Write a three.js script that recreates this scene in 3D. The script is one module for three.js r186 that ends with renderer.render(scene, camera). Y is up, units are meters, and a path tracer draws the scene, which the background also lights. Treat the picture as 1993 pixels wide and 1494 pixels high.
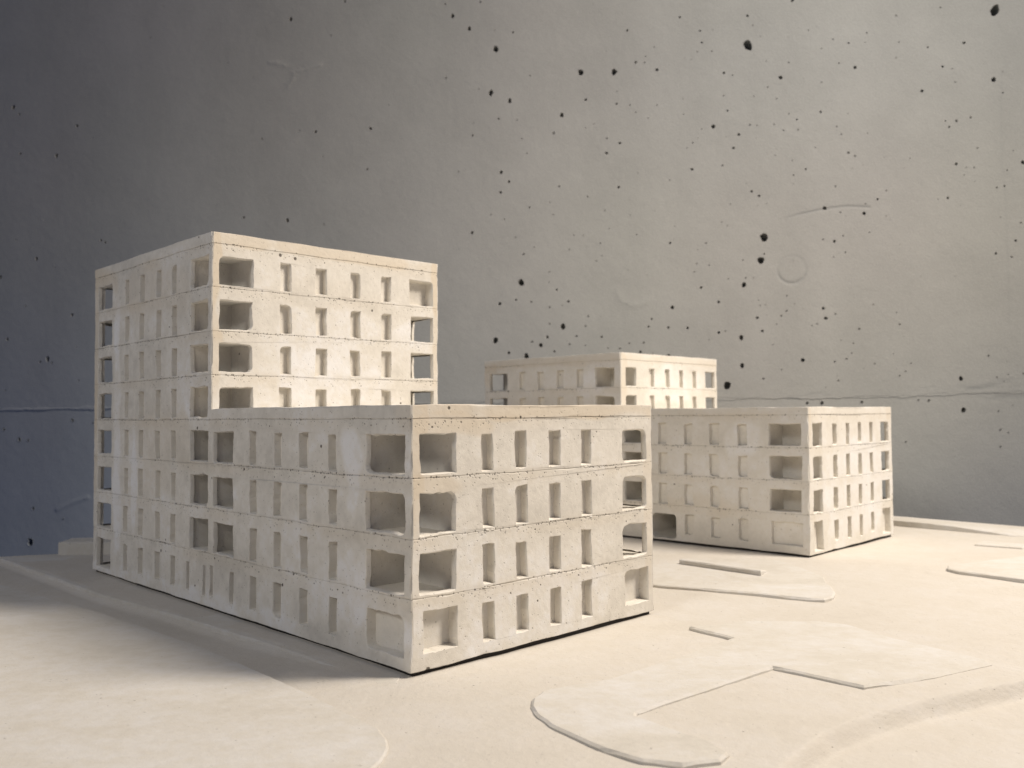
import * as THREE from 'three';

// ---------------------------------------------------------------- camera, lamps, exposure (metres; the model is 1:200)
const CM = 0.01;
const scene = new THREE.Scene();
const camera = new THREE.PerspectiveCamera(46.78, 4 / 3, 0.01, 6);
camera.position.set(0, 6.42 * CM, 0);
camera.rotation.set(0.0357, 0, -0.0074, 'YXZ');
camera.focus = 0.25;
camera.userData.fStop = 32;
scene.add(camera);
scene.background = new THREE.Color().setRGB(0.050, 0.062, 0.106);   // the dim room behind the photographer

// a twin-headed desk lamp, high on the right, and an added fill spot behind the photographer, coned to miss the wall
function spot(name, [r, g, b], power, at, to, angle, penumbra, radius) {
  const l = new THREE.SpotLight(new THREE.Color().setRGB(r, g, b), power, 0, angle, penumbra, 2);
  l.name = name; l.position.set(at[0] * CM, at[1] * CM, at[2] * CM); l.target.position.set(to[0] * CM, to[1] * CM, to[2] * CM);
  l.castShadow = true; l.shadow.radius = radius; l.shadow.mapSize.set(2048, 2048); l.shadow.camera.near = 0.05; l.shadow.camera.far = 3;
  scene.add(l, l.target);
}
spot('desk_lamp_light', [1, 0.89, 0.765], 0.89, [34, 67, -29], [-24, 6, -40], 1.3, 0.66, 4.6);
spot('desk_lamp_light_001', [1, 0.89, 0.765], 1.6, [55, 57, -23], [0, 0, -27], 0.78, 0.65, 4.5);
spot('fill_light', [1, 0.965, 0.91], 1.0, [-63.5, 62, 55], [-2, 4, -28], 0.44, 0.6, 6.5);

const renderer = new THREE.WebGLRenderer({ antialias: true });
renderer.toneMapping = THREE.LinearToneMapping;
renderer.toneMappingExposure = 1;
renderer.shadowMap.enabled = true;

// ---------------------------------------------------------------- chance and noise
function rng(seed) {
  let a = seed >>> 0;
  return () => { a = (a + 0x6d2b79f5) | 0; let t = Math.imul(a ^ (a >>> 15), 1 | a); t = (t + Math.imul(t ^ (t >>> 7), 61 | t)) ^ t; return ((t ^ (t >>> 14)) >>> 0) / 4294967296; };
}
function h3(x, y, z) {
  let n = Math.imul(x, 374761393) ^ Math.imul(y, 668265263) ^ Math.imul(z, 1274126177);
  n = Math.imul(n ^ (n >>> 13), 1103515245); n ^= n >>> 16;
  return (n & 0xffff) / 65535;
}
const sm = (t) => t * t * (3 - 2 * t), mix = (a, b, t) => a + (b - a) * t, clamp = (x, a = 0, b = 1) => Math.min(b, Math.max(a, x));
const sstep = (a, b, x) => sm(clamp((x - a) / (b - a)));
function noise(x, y, z = 0) {          // -1 .. 1
  const ix = Math.floor(x), iy = Math.floor(y), iz = Math.floor(z), u = sm(x - ix), v = sm(y - iy), w = sm(z - iz);
  const l = (k) => mix(mix(h3(ix, iy, k), h3(ix + 1, iy, k), u), mix(h3(ix, iy + 1, k), h3(ix + 1, iy + 1, k), u), v);
  return mix(l(iz), w ? l(iz + 1) : 0, w) * 2 - 1;
}
function fbm(x, y, z, n) { let s = 0, a = 0.5; for (let i = 0; i < n; i++, a *= 0.5) { s += a * noise(x, y, z + i * 7.3); x *= 2.03; y *= 2.03; } return s; }

// ---------------------------------------------------------------- textures
function data(w, h, channels, bytes, srgb) {
  const t = new THREE.DataTexture(bytes, w, h, channels === 1 ? THREE.RedFormat : THREE.RGBAFormat);
  t.magFilter = THREE.LinearFilter; t.minFilter = THREE.LinearFilter; t.wrapS = t.wrapT = THREE.MirroredRepeatWrapping;
  if (srgb) t.colorSpace = THREE.SRGBColorSpace;
  t.needsUpdate = true;
  return t;
}
const enc = (l) => 255 * (l <= 0.0031308 ? 12.92 * l : 1.055 * Math.pow(l, 1 / 2.4) - 0.055);
const PLASTER = [0.735, 0.70, 0.63], CHALK = [0.82, 0.81, 0.795], OCHRE = [0.66, 0.575, 0.45], GREY = [0.605, 0.575, 0.515], DIRT_SHADE = [0.10, 0.085, 0.07];

// a plaster face: wc x hc centimetres at ppc pixels per centimetre. joints: heights of the casting joints; stains: [u, v, ru, rv, amount] (+ chalk, - ochre)
function plasterFace(wc, hc, ppc, seed, joints, stains, v00 = 0, pits = 1, mottle = 1, lift = 0) {
  const W = Math.round(wc * ppc), H = Math.round(hc * ppc), col = new Float32Array(W * H * 2), tan = new Float32Array(W * H), bump = new Float32Array(W * H), R = rng(seed);
  for (let j = 0; j < H; j++) for (let i = 0; i < W; i++) {
    const u = i / ppc, v = j / ppc + v00, k = j * W + i;
    const broad = fbm(u * 0.45, v * 0.6, seed, 4), mid = fbm(u * 2.6, v * 2.6, seed + 3, 3), fine = h3(i, j, seed) - 0.5;
    let s = (broad * 0.55 + mid * 0.42 + fbm(u * 8, v * 8, seed + 31, 2) * 0.30) * mottle + lift, rust = 0, old = 0;
    for (const jt of joints) { const d = v - jt; if (d > -0.55 && d < 0.3) rust += Math.exp(-((d + 0.12) * (d + 0.12)) / 0.045) * (0.30 + 0.6 * noise(u * 0.5, jt * 3, seed)); }
    for (const [su, sv, ru, rv, a] of stains) {
      const du = (u - su) / ru + 0.5 * noise(u * 1.3, v * 0.8, seed + 9), dv = (v - sv) / rv + 0.4 * noise(u * 0.7, v * 1.1, seed + 11), d = du * du + dv * dv;
      if (d < 4) { const q = (a * 1.15) * (1 - sstep(0.35, 1.25, d)); if (q > 0) s += q; else old -= q; }
    }
    col[k * 2] = s + fine * 0.26; col[k * 2 + 1] = 0; tan[k] = Math.max(0, rust * 0.5 + old);
    bump[k] = 0.5 + mid * 0.07 + broad * 0.10 + fine * 0.07 + fbm(u * 9, v * 9, seed + 5, 2) * 0.09;
  }
  const dot = (u, v, r, dark, deep) => {
    const ci = u * ppc, cj = (v - v00) * ppc, rr = r * ppc, n = Math.ceil(rr + 1.5), sq = 0.72 + 0.5 * R();
    for (let j = -n; j <= n; j++) for (let i = -n; i <= n; i++) {
      const x = Math.floor(ci) + i, y = Math.floor(cj) + j;
      if (x < 0 || y < 0 || x >= W || y >= H) continue;
      const d = Math.hypot((x + 0.5 - ci) * sq, y + 0.5 - cj), m = clamp(rr - d + 0.6);
      if (m > 0) { const k = y * W + x; col[k * 2 + 1] = Math.max(col[k * 2 + 1], m * dark); bump[k] -= m * deep; }
    }
  };
  for (const jt of joints) {
    for (let u = 0; u < wc; u += 0.02 + 0.09 * R()) {
      const c = noise(u * 0.55, jt * 5, seed + 21) + 0.45;
      if (R() < 0.6 * clamp(c + 0.1)) dot(u, jt + (R() - 0.5) * 0.05, 0.012 + 0.02 * R() * R(), 0.35 + 0.6 * R(), 0.3);
      if (R() < 0.30 * pits) dot(u, jt - 0.06 - 0.3 * R() * R(), 0.008 + 0.018 * R() * R(), 0.35 + 0.6 * R(), 0.3);
    }
  }
  for (let k = 0; k < wc * hc * 13 * pits; k++) dot(R() * wc, v00 + R() * hc, 0.006 + 0.016 * R() * R() * R(), 0.25 + 0.6 * R(), 0.25);
  if (pits > 0.3) for (let k = 0; k < wc * hc * 0.05 * pits; k++) dot(R() * wc, v00 + R() * hc, 0.025 + 0.035 * R(), 0.9, 0.5);
  const rgba = new Uint8Array(W * H * 4), b8 = new Uint8Array(W * H);
  for (let k = 0; k < W * H; k++) {
    const s = clamp(col[k * 2], -1, 1), d = col[k * 2 + 1];
    for (let c = 0; c < 3; c++) {
      const l = mix(s > 0 ? mix(PLASTER[c], CHALK[c], s) : mix(PLASTER[c], GREY[c], -s), OCHRE[c], clamp(tan[k]) * 0.85);
      rgba[k * 4 + c] = enc(mix(l, DIRT_SHADE[c], d));  // pinholes: gathered dirt plus the shade of their depth, painted as colour
    }
    rgba[k * 4 + 3] = 255; b8[k] = 255 * clamp(bump[k]);
  }
  return { map: data(W, H, 4, rgba, true), bump: data(W, H, 1, b8, false), wc, hc, v00 };
}
function matOf(t, bumpScale, rough = 0.93) {
  const m = new THREE.MeshStandardMaterial({ map: t.map, bumpMap: t.bump, bumpScale, roughness: rough, metalness: 0, side: THREE.DoubleSide });
  m.userData = { wc: t.wc, hc: t.hc, v00: t.v00 };
  return m;
}

// ---------------------------------------------------------------- geometry collector (centimetres in, metres out)
class Geo {
  constructor(shift) { this.p = []; this.t = []; this.flat = []; this.shift = shift; }
  plane(N, A, B, C, a, b, c) { this.flat.push(this.p.length / 3, N); this.tri(A, B, C, a, b, c); }   // a triangle that is shaded as part of the plane with normal N
  v(P, uv) { const q = this.shift ? this.shift(P) : P; this.p.push(q[0] * CM, q[1] * CM, q[2] * CM); this.t.push(uv[0], uv[1]); }
  tri(A, B, C, a, b, c) { this.v(A, a); this.v(B, b); this.v(C, c); }
  quad(A, B, C, D, a, b, c, d) { this.tri(A, B, C, a, b, c); this.tri(A, C, D, a, c, d); }
  build() {
    const g = new THREE.BufferGeometry();
    g.setAttribute('position', new THREE.Float32BufferAttribute(this.p, 3));
    g.setAttribute('uv', new THREE.Float32BufferAttribute(this.t, 2));
    g.computeVertexNormals();
    const n = g.attributes.normal.array;
    for (let i = 0; i < this.flat.length; i += 2) {
      const k = this.flat[i] * 3, N = this.flat[i + 1], s = Math.sign(n[k] * N[0] + n[k + 1] * N[1] + n[k + 2] * N[2]) || 1;
      for (let j = 0; j < 9; j++) n[k + j] = N[j % 3] * s;
    }
    return g;
  }
  mesh(name, material, parent, place) {
    const m = new THREE.Mesh(this.build(), material); m.name = name; m.castShadow = m.receiveShadow = true;
    if (place) place(m);
    parent.add(m);
    return m;
  }
}
const used = {};
function numbered(n) { used[n] = (used[n] ?? -1) + 1; return used[n] ? n + '_' + String(used[n]).padStart(3, '0') : n; }
function tag(o, label, category, group, kind) { Object.assign(o.userData, { label }, category && { category }, group && { group }, kind && { kind }); return o; }

// ---------------------------------------------------------------- the concrete wall behind
const wallTex = (() => {
  const W = 2048, H = 1380, wc = 92, hc = 62, x0 = -52, y0 = -17.5, rgba = new Uint8Array(W * H * 4), b8 = new Uint8Array(W * H), ppc = W / wc;
  const seg = (x, y, pts) => { let d = 1e9; for (let i = 0; i + 1 < pts.length; i++) { const [ax, ay] = pts[i], [bx, by] = pts[i + 1], t = clamp(((x - ax) * (bx - ax) + (y - ay) * (by - ay)) / ((bx - ax) ** 2 + (by - ay) ** 2)); d = Math.min(d, Math.hypot(x - ax - t * (bx - ax), y - ay - t * (by - ay))); } return d; };
  const arc = [[19.0, 19.8], [20.4, 20.15], [21.76, 20.38], [22.8, 20.5], [23.8, 20.54], [25.1, 20.38]];
  const smear = [[-20.2, 35.2], [-19.1, 34.9], [-18.1, 34.4], [-17.72, 33.7], [-18.4, 33.0]], smear2 = [[-17.6, 34.1], [-15.5, 34.4]], low = [[-39.9, -1.3], [-38.4, -0.65], [-36.9, -0.2]];
  for (let j = 0; j < H; j++) for (let i = 0; i < W; i++) {
    const x = x0 + i / ppc, y = y0 + j / ppc, k = j * W + i;
    const broad = fbm(x * 0.07, y * 0.05, 41, 4), streak = noise(x * 0.45, y * 0.03, 47), mid = fbm(x * 0.5, y * 0.5, 43, 3), fine = h3(i, j, 5) - 0.5;
    let b = 0.5 + broad * 0.05 + mid * 0.035 + fine * 0.03 + fbm(x * 2.2, y * 2.2, 51, 2) * 0.03, mark = 0;
    const rc = Math.abs(Math.hypot(x - 20.0, y - 16.37) - 0.95), ring = Math.exp(-rc * rc / 0.012) * (0.25 + 0.72 * sstep(0.4, -0.9, y - 16.37));
    const da = seg(x, y, arc), ar = Math.exp(-da * da / 0.008) * sstep(18.8, 21, x);
    if (ring > 0.01) { b -= 0.12 * ring; mark += 0.32 * ring; }
    if (ar > 0.01) { b -= 0.10 * ar; mark += 0.36 * ar; }
    const r2 = Math.abs(Math.hypot((x - 9.2) * 0.8, y - 15.3) - 1.0), ring2 = Math.exp(-r2 * r2 / 0.05) * sstep(0.3, -0.7, y - 15.3 + (x - 9.2) * 0.3);
    b += 0.08 * ring2;
    const ds = Math.min(seg(x, y, smear), seg(x, y, smear2) * 1.6), ss = Math.exp(-ds * ds / 0.05); b += 0.11 * ss * (0.6 + 0.6 * noise(x * 3, y * 3, 4));
    const dl = seg(x, y, low); b += 0.18 * Math.exp(-dl * dl / 0.04);
    const dv = Math.abs(x - 33.45 - 0.15 * noise(y * 0.3, 2, 2)); if (y > 12 && y < 29) mark += 0.10 * Math.exp(-dv * dv / 0.006);
    // the smeared laitance along the board joint
    const yj = jointY(x), sd = y - yj;
    if (Math.abs(sd) < 2) { const sme = clamp(fbm(x * 0.55, y * 2.6, 61, 3) * 2.2 - 0.25) * Math.exp(-((sd - 0.25) ** 2) / 0.35) * sstep(8, 16, x); mark += 0.55 * sme; b -= 0.08 * sme; }
    const a = 1 + broad * 0.09 + streak * 0.03 + mid * 0.06 + fine * 0.12, warm = noise(x * 0.05 + 3, y * 0.06, 71);
    const cool = noise(x * 0.12, y * 0.10, 73), blueShade = 0.24 * sstep(-8, -40, x) * sstep(26, -2, y);  // lower left: bluish shade painted into the concrete colour
    rgba[k * 4] = enc(clamp((0.428 - 0.9 * 0.43 * blueShade + 0.010 * warm) * a * (1 - 0.45 * clamp(mark)), 0, 1)); rgba[k * 4 + 1] = enc(clamp((0.434 - 0.5 * 0.43 * blueShade) * a * (1 - 0.42 * clamp(mark)) * (1 + 0.012 * cool), 0, 1)); rgba[k * 4 + 2] = enc(clamp((0.415 + 0.2 * 0.43 * blueShade - 0.010 * warm) * a * (1 - 0.38 * clamp(mark)), 0, 1)); rgba[k * 4 + 3] = 255;
    b8[k] = 255 * clamp(b);
  }
  return { map: data(W, H, 4, rgba, true), bump: data(W, H, 1, b8, false), wc, hc, x0, y0 };
})();
function jointY(x) { return (x < -3.5 ? 7.22 + (x + 45.9) * 0.0052 : x < 25 ? 7.44 + (x + 3.5) * 0.0014 : 7.48 + (x - 25) * 0.027) + 0.05 * noise(x * 0.4, 1, 3); }
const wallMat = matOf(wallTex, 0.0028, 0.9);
const WALL_TURN = -0.24435;
{
  const wall = new THREE.Group(); wall.name = 'concrete_wall'; wall.position.set(0, 0, -66 * CM); wall.rotation.y = WALL_TURN;
  tag(wall, 'grey fair-faced concrete wall full of dark air holes behind the models', 'wall', null, 'structure');
  scene.add(wall);
  const uvw = (x, y) => [(x - wallTex.x0) / wallTex.wc, (y - wallTex.y0) / wallTex.hc];
  // centre x, centre y, radius of every air hole in the concrete, in tenths of a millimetre on the wall
  const holes = [
3318,3300,36, -4257,-406,35, 1734,3242,32, 72,1631,28, 1822,1872,27, 1555,843,25, -4098,1157,25, -108,3418,24, -125,1205,24, 1800,1714,24, 
-148,3085,23, 539,3175,23, 789,3150,22, 112,1080,21, 390,1295,21, -4482,3373,20, -448,3712,18, -4597,1885,18, -2,3010,18, -4378,468,18, 396,2866,18, 
-1839,2216,17, -1813,3846,17, -4030,2911,17, -315,3598,17, 1681,1547,17, -4515,1338,16, -4227,-121,16, -4224,2027,16, 3058,865,16, 3069,659,16, 
220,1162,16, -3842,632,16, 3302,2842,16, 1657,1177,16, 1660,980,16, 1951,2992,15, -73,2474,15, 1487,2686,15, -4539,558,14, 2064,1010,14, 2227,2053,14, 
-3857,1528,14, 1183,1407,14, -3824,3154,14, -1126,2896,13, 3461,2276,13, -89,1481,13, 2442,3013,13, 2479,2001,13, -1594,2912,13, -4403,2958,12, 
725,2556,12, -4286,461,12, 1097,3135,12, -3574,2151,12, -22,1111,12, 272,1219,12, 2185,715,12, 2219,1294,12, -302,2028,12, -2229,2264,12, -77,2321,12, 
-12,2397,12, 1154,1063,11, 2862,2809,11, 3128,3108,11, 1504,1217,11, 1506,1433,11, 576,2965,11, -1341,3935,11, 823,2622,11, 945,3206,11, 1335,2390,11, 
-4421,3307,11, 1568,3064,11, 1663,2613,11, 2040,3529,11, -4175,1133,11, -3535,2132,11, 2205,1363,11, -4056,1124,11, 2285,1820,11, 432,1478,10, 
953,1093,10, 3061,2296,10, 1154,1263,10, 1289,1256,10, 1387,1540,10, 811,2298,10, 1174,1870,10, 1625,2521,10, 1736,3455,10, 1744,2203,10, 1767,1313,10, 
1794,2168,10, 1800,1219,10, 2089,716,9, 2213,2725,9, 2388,2426,9, 2441,719,9, 36,1506,9, 2568,2093,9, 156,1188,9, 324,1112,9, 346,1568,9, 489,1221,9, 
2993,2960,9, 3005,2072,9, 675,1210,9, 3070,2586,9, -292,2772,9, 3287,1685,9, -88,2882,9, 1013,1275,9, 3405,1763,9, -4530,892,9, 28,3530,9, 97,1845,9, 
-4331,1621,9, 333,2736,9, -3925,-202,9, -3785,967,9, -3635,608,9, 803,2913,9, -2068,2893,9, 887,3447,9, -1154,2577,9, 1266,3500,9, 1406,3385,8, 
1418,3299,8, 1426,1855,8, 1548,2402,8, 1587,2790,8, 1801,886,8, 1928,1320,8, 2108,2333,8, 2293,865,8, 2348,1013,8, 2404,3187,8, 2429,2399,8, 
2433,1213,8, 2859,724,8, 3025,2550,8, 152,1485,8, 3157,2601,8, 291,1440,8, 438,1163,8, 3380,1657,8, 558,1292,8, -507,3812,8, -503,3235,8, 578,1364,8, 
-4438,2203,8, 806,1122,8, -226,3794,8, 874,1157,8, 978,1159,8, 1038,1329,8, 144,2192,8, 371,2335,8, -3109,3841,7, 728,2664,7, -1522,2164,7, 
1694,1595,7, 1739,2676,7, 1821,1758,7, 1963,1354,7, 2026,2297,7, 2055,2685,7, 2062,2613,7, -1461,3674,7, -4035,1945,7, 2272,995,7, 2282,1321,7, 
2300,2199,7, -3813,1250,7, 2523,3244,7, 2689,1236,7, 2712,3341,7, 2718,919,7, 2905,3103,7, 2989,3364,7, 3226,1012,7, 3287,529,7, 3303,2122,7, 
3348,2128,7, 3430,891,7, 3440,1879,7, 290,1319,7, 292,1702,7, 641,1767,6, -406,2502,6, 720,1126,6, -243,3124,6, -152,2159,6, -116,3563,6, -50,2115,6, 
1041,1079,6, 36,1972,6, 54,2860,6, 91,2713,6, 129,2602,6, 157,3187,6, 179,1892,6, 1341,1654,6, 301,2220,6, 325,2126,6, 1445,1698,6, 443,1862,6, 
477,1966,6, 582,2244,6, -1734,2931,6, 673,1895,6, 708,2134,6, -4155,2362,6, 899,2895,6, 937,1943,6, 941,2837,6, 1009,3197,6, 1017,3242,6, 1080,3304,6, 
1095,2877,6, -3664,3037,6, 1344,2581,6, 1385,3237,6, 1485,3227,6, 1550,1224,6, 1564,2900,6, 1575,1595,6, 1627,3042,6, 1677,1721,6, 1770,3383,6, 
1864,2932,6, -2990,4095,6, 1903,2664,6, 1923,2845,6, 1924,946,6, 1965,2617,6, 1967,1458,6, 2008,3090,6, 2162,1257,6, 2212,1838,6, 2222,2930,6, 
2304,3224,6, 2316,2614,6, 2328,2018,6, 2339,3053,6, 2343,1856,6, 2344,2558,6, 2355,1741,6, -2382,3546,6, 2382,1050,6, 2393,1117,6, 2490,2067,6, 
2526,976,6, 2526,1375,6, 2624,2148,6, 2681,891,6, 2705,3051,6, 2711,450,6, 2794,728,6, 3002,2592,6, -1531,2708,6, 3169,2264,6, 3193,2393,6, 3274,869,6, 
3284,418,6, 3353,2750,6, 3367,2232,6, 289,1627,5, 386,1451,5, 554,1151,5, 683,1801,5, 1358,1712,5, 549,1961,5, 574,2754,5, 634,2779,5, 740,1998,5, 
808,3006,5, 1028,2786,5, 1177,2322,5, 1208,1987,5, 1279,2905,5, 1282,2793,5, 1303,2547,5, 1408,2675,5, 1536,1998,5, 1575,1971,5, 1597,2123,5, 
1769,2875,5, 1787,1397,5, 1787,2668,5, 1824,1400,5, 1843,2109,5, 1857,3118,5, 1895,1264,5, 1908,2447,5, 2002,2732,5, 2020,2401,5, 2127,1245,5, 
2143,3305,5, 2173,2479,5, 2210,819,5, 2226,3168,5, 2278,1714,5, 2390,2697,5, 2511,1869,5, 2620,1973,5, 2724,3158,5, 2754,973,5, 3051,2941,5, 
3068,2849,5, 3277,651,5, 3315,842,4, 3406,2357,4, ];
  const R = rng(77), all = [], LOW = -0.03;
  for (let i = 0; i < holes.length; i += 3) {
    let x = holes[i] / 100, y = holes[i + 1] / 100; const r = holes[i + 2] / 100;
    const yj = jointY(x), gap = r * 1.7 + 0.16;
    if (Math.abs(y - yj) < gap) y = yj + (y > yj ? gap : -gap);
    const long = r > 0.4 ? 1.5 : r > 0.15 ? 1.1 + 0.35 * R() : 0.95 + 0.3 * R(), turn = r > 0.15 ? (R() - 0.4) * 1.0 : R() * 3, n = r > 0.2 ? 22 : r > 0.09 ? 14 : 9, lump = r > 0.2 ? 0.16 : 0.1, s = R() * 50, pts = [];
    for (let k = 0; k < n; k++) {
      const a = k / n * Math.PI * 2, q = r * 0.95 * (1 + lump * 1.6 * noise(Math.cos(a) * 1.4 + s, Math.sin(a) * 1.4, 9) + lump * noise(Math.cos(a) * 3 + s, Math.sin(a) * 3, 4)), ex = Math.cos(a) * q / Math.sqrt(long), ey = Math.sin(a) * q * Math.sqrt(long);
      pts.push([x + ex * Math.cos(turn) - ey * Math.sin(turn), y + ex * Math.sin(turn) + ey * Math.cos(turn)]);
    }
    all.push({ x, y, r, pts, s });
  }
  for (let i = 0; i < 250; i++) {                          // the finest pinholes, thickest at the upper right
    const x = -42 + 76 * Math.sqrt(R()), y = -6 + 46 * R(), r = 0.022 + 0.03 * R() * R(), n = 7, pts = [];
    if (Math.abs(y - jointY(x)) < 0.3 || all.some((o) => Math.hypot(o.x - x, o.y - y) < o.r * 1.8 + r + 0.1)) continue;
    for (let k = 0; k < n; k++) { const a = k / n * Math.PI * 2, q = r * (0.85 + 0.3 * R()); pts.push([x + Math.cos(a) * q * 1.15, y + Math.sin(a) * q]); }
    all.push({ x, y, r, pts, s: i });
  }
  const small = new Geo();
  for (const o of all) {
    const big = o.r >= 0.1, g = big ? new Geo() : small, deep = o.r * (o.r > 0.12 ? 4.2 : o.r > 0.085 ? 3 : 1.3 + 1.4 * R()), wide = o.r > 0.12 ? 1.25 : 1.08;
    const rows = [[1.06, 0.0, 1], [0.97, 0.10, 0], [wide, 0.4, 0], [0.95, 0.72, 0], [0.5, 0.95, 0], [0.0, 1, 0]];
    rows[0][0] = 1;
    const at = (k, [sc, d]) => { const p = o.pts[k % o.pts.length], w = 1 + (d > 0.2 ? 0.15 * noise(p[0] * 9, p[1] * 9, d * 5) : 0); return [o.x + (p[0] - o.x) * sc * w, o.y + (p[1] - o.y) * sc * w, -d * deep]; };
    for (let q = 0; q + 1 < rows.length; q++) for (let k = 0; k < o.pts.length; k++) {
      const A = at(k, rows[q]), B = at(k + 1, rows[q]), C = at(k + 1, rows[q + 1]), D = at(k, rows[q + 1]);
      g.quad(A, B, C, D, uvw(A[0], A[1]), uvw(B[0], B[1]), uvw(C[0], C[1]), uvw(D[0], D[1]));
    }
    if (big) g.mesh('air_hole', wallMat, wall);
  }
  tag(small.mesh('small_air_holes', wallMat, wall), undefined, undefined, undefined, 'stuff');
  // upper board face stands a little proud of the lower one, with a ragged arris between
  const edge = []; for (let x = -100; x <= 72.01; x += 0.25) edge.push([x, jointY(x)]);
  const rag = (x, k) => 0.05 * noise(x * 1.7, k, 5) + 0.035 * noise(x * 6, k, 8);
  const face = (name, outline, up, z) => {
    const contour = outline.map((p) => new THREE.Vector2(...p)), inner = all.filter((o) => (o.y > jointY(o.x)) === up);
    const hs = inner.map((o) => o.pts.map((p) => new THREE.Vector2(...p)).reverse()), flat = [...contour, ...hs.flat()], g = new Geo();
    for (const [a, b, c] of THREE.ShapeUtils.triangulateShape(contour, hs)) g.tri(...[a, b, c].map((n) => [flat[n].x, flat[n].y, z]), ...[a, b, c].map((n) => uvw(flat[n].x, flat[n].y)));
    return g;
  };
  const lowEdge = edge.map(([x, y]) => [x, y - 0.02]);
  const upEdge = edge.map(([x, y]) => [x, y + 0.05 + rag(x, 1)]);
  const up = face('upper', [...upEdge, [72, 72], [-100, 72]], true, 0);
  // arris: rounded lip, then the underside going back
  const lip = (x) => -0.02 + 0.05 * sstep(-2, -14, x) + 0.018 * noise(x * 0.6, 3, 3);   // proud of the wall at the left, a shallow step at the right
  for (let i = 0; i + 1 < upEdge.length; i++) {
    const prof = ([x, y], e) => { const l = Math.max(lip(x), -0.02), w = 0.13 + 0.05 * noise(x * 0.8, 7, 1) - 0.06 * sstep(-8, 2, x), r = rag(x, 2); return [[x, y + w * 0.9, 0.001], [x, y + w * 0.4, l * 0.9], [x, e[1] - 0.02 + r, l + 0.012], [x, e[1] - w * 0.55 + r, l * 0.3], [x, e[1] - w * 0.72 + r * 0.8, LOW - 0.03]]; };
    const A = prof(upEdge[i], edge[i]), B = prof(upEdge[i + 1], edge[i + 1]);
    for (let k = 0; k + 1 < A.length; k++) up.quad(A[k], B[k], B[k + 1], A[k + 1], uvw(A[k][0], A[k][1]), uvw(B[k][0], B[k][1]), uvw(B[k + 1][0], B[k + 1][1]), uvw(A[k + 1][0], A[k + 1][1]));
  }
  up.quad([-100, 72, 0], [72, 72, 0], [72, 72, -12], [-100, 72, -12], [0, 0], [1, 0], [1, 1], [0, 1]);
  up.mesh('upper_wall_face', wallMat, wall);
  const dn = face('lower', [[-100, -45], [72, -45], ...lowEdge.slice().reverse()], false, LOW);
  for (let i = 0; i + 1 < lowEdge.length; i++) dn.quad([lowEdge[i][0], lowEdge[i][1], LOW], [lowEdge[i + 1][0], lowEdge[i + 1][1], LOW], [lowEdge[i + 1][0], lowEdge[i + 1][1] + 0.5, -0.12], [lowEdge[i][0], lowEdge[i][1] + 0.5, -0.12], uvw(...lowEdge[i]), uvw(...lowEdge[i + 1]), uvw(...lowEdge[i + 1]), uvw(...lowEdge[i]));
  for (const s of [-100, 72]) dn.quad([s, -45, LOW], [s, 72, LOW], [s, 72, -12], [s, -45, -12], [0, 0], [1, 0], [1, 1], [0, 1]);
  dn.quad([-100, -45, -12], [72, -45, -12], [72, 72, -12], [-100, 72, -12], [0, 0], [1, 0], [1, 1], [0, 1]);
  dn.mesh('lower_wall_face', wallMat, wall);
}

// ---------------------------------------------------------------- the plaster site: one uneven sheet with pavements standing a millimetre proud of it
const K = 1.0158;                                           // outlines were taken on the plane of the building feet; the site lies 1 mm lower
const sc = (pts) => pts.map(([x, z]) => [x * K, z * K]);
const siteTex = plasterFace(22, 16, 62, 311, [], [], 0, 0.15, 0.55, 0.1);
const siteMat = matOf(siteTex, 0.0007, 0.95); siteMat.color.setRGB(0.815, 0.80, 0.785);
const paveTex = plasterFace(18, 18, 60, 317, [], [], 0, 0.12, 1.1, 0.22), paveMat = matOf(paveTex, 0.0006, 0.95); paveMat.color.setRGB(0.825, 0.82, 0.812);
const siteUV = (x, z) => [x / 22, -z / 16];
function along(x, z, pts) {                                  // signed distance to a polyline (positive on its left when walked) and the way along it
  let best = 1e9, sgn = 1, way = 0, s = 0;
  for (let i = 0; i + 1 < pts.length; i++) {
    const [ax, az] = pts[i], [bx, bz] = pts[i + 1], L = Math.hypot(bx - ax, bz - az), t = clamp(((x - ax) * (bx - ax) + (z - az) * (bz - az)) / (L * L)), d = Math.hypot(x - ax - t * (bx - ax), z - az - t * (bz - az));
    if (d < best) { best = d; sgn = Math.sign((bx - ax) * (z - az) - (bz - az) * (x - ax)) || 1; way = s + t * L; }
    s += L;
  }
  return [best * sgn, way];
}
const kerb = sc([[-2.6, -20.5], [-3.2, -21.1], [-5.4, -23.6], [-9.4, -27.4], [-14.6, -31.9], [-23.5, -40.8], [-34, -51]]);
const bank = sc([[40, -27.5], [20, -23.6], [14, -21.72], [12, -21.1], [10.5, -20.35], [9, -19.65], [7.5, -18.7], [6.2, -17.7], [5.3, -16.7], [4.4, -15.5], [3.6, -14], [3, -11], [2.6, -6]]);
function ground(x, z) {
  let y = 0.035 * noise(x * 0.16, z * 0.16, 3) + 0.016 * noise(x * 0.5, z * 0.5, 5) + 0.006 * noise(x * 1.6, z * 1.6, 6);
  const [d, w] = along(x, z, kerb);
  if (d < 0.6) y -= 0.26 * sstep(0.25, -0.25, d) * sstep(0.5, 9, w);
  const [e] = along(x, z, bank);
  if (e < 1) y -= 0.36 * sstep(0.16 + 0.05 * noise(x * 0.7, z * 0.7, 8), -0.2, e);
  return y;
}
const backEdge = sc([[-40, -37.5], [-24, -41.05], [-21.2, -42], [-14, -43.6], [-12, -47.5], [3, -64.5], [9, -63.6], [22.3, -52.3], [27.5, -48], [40, -37.2]]);
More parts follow.
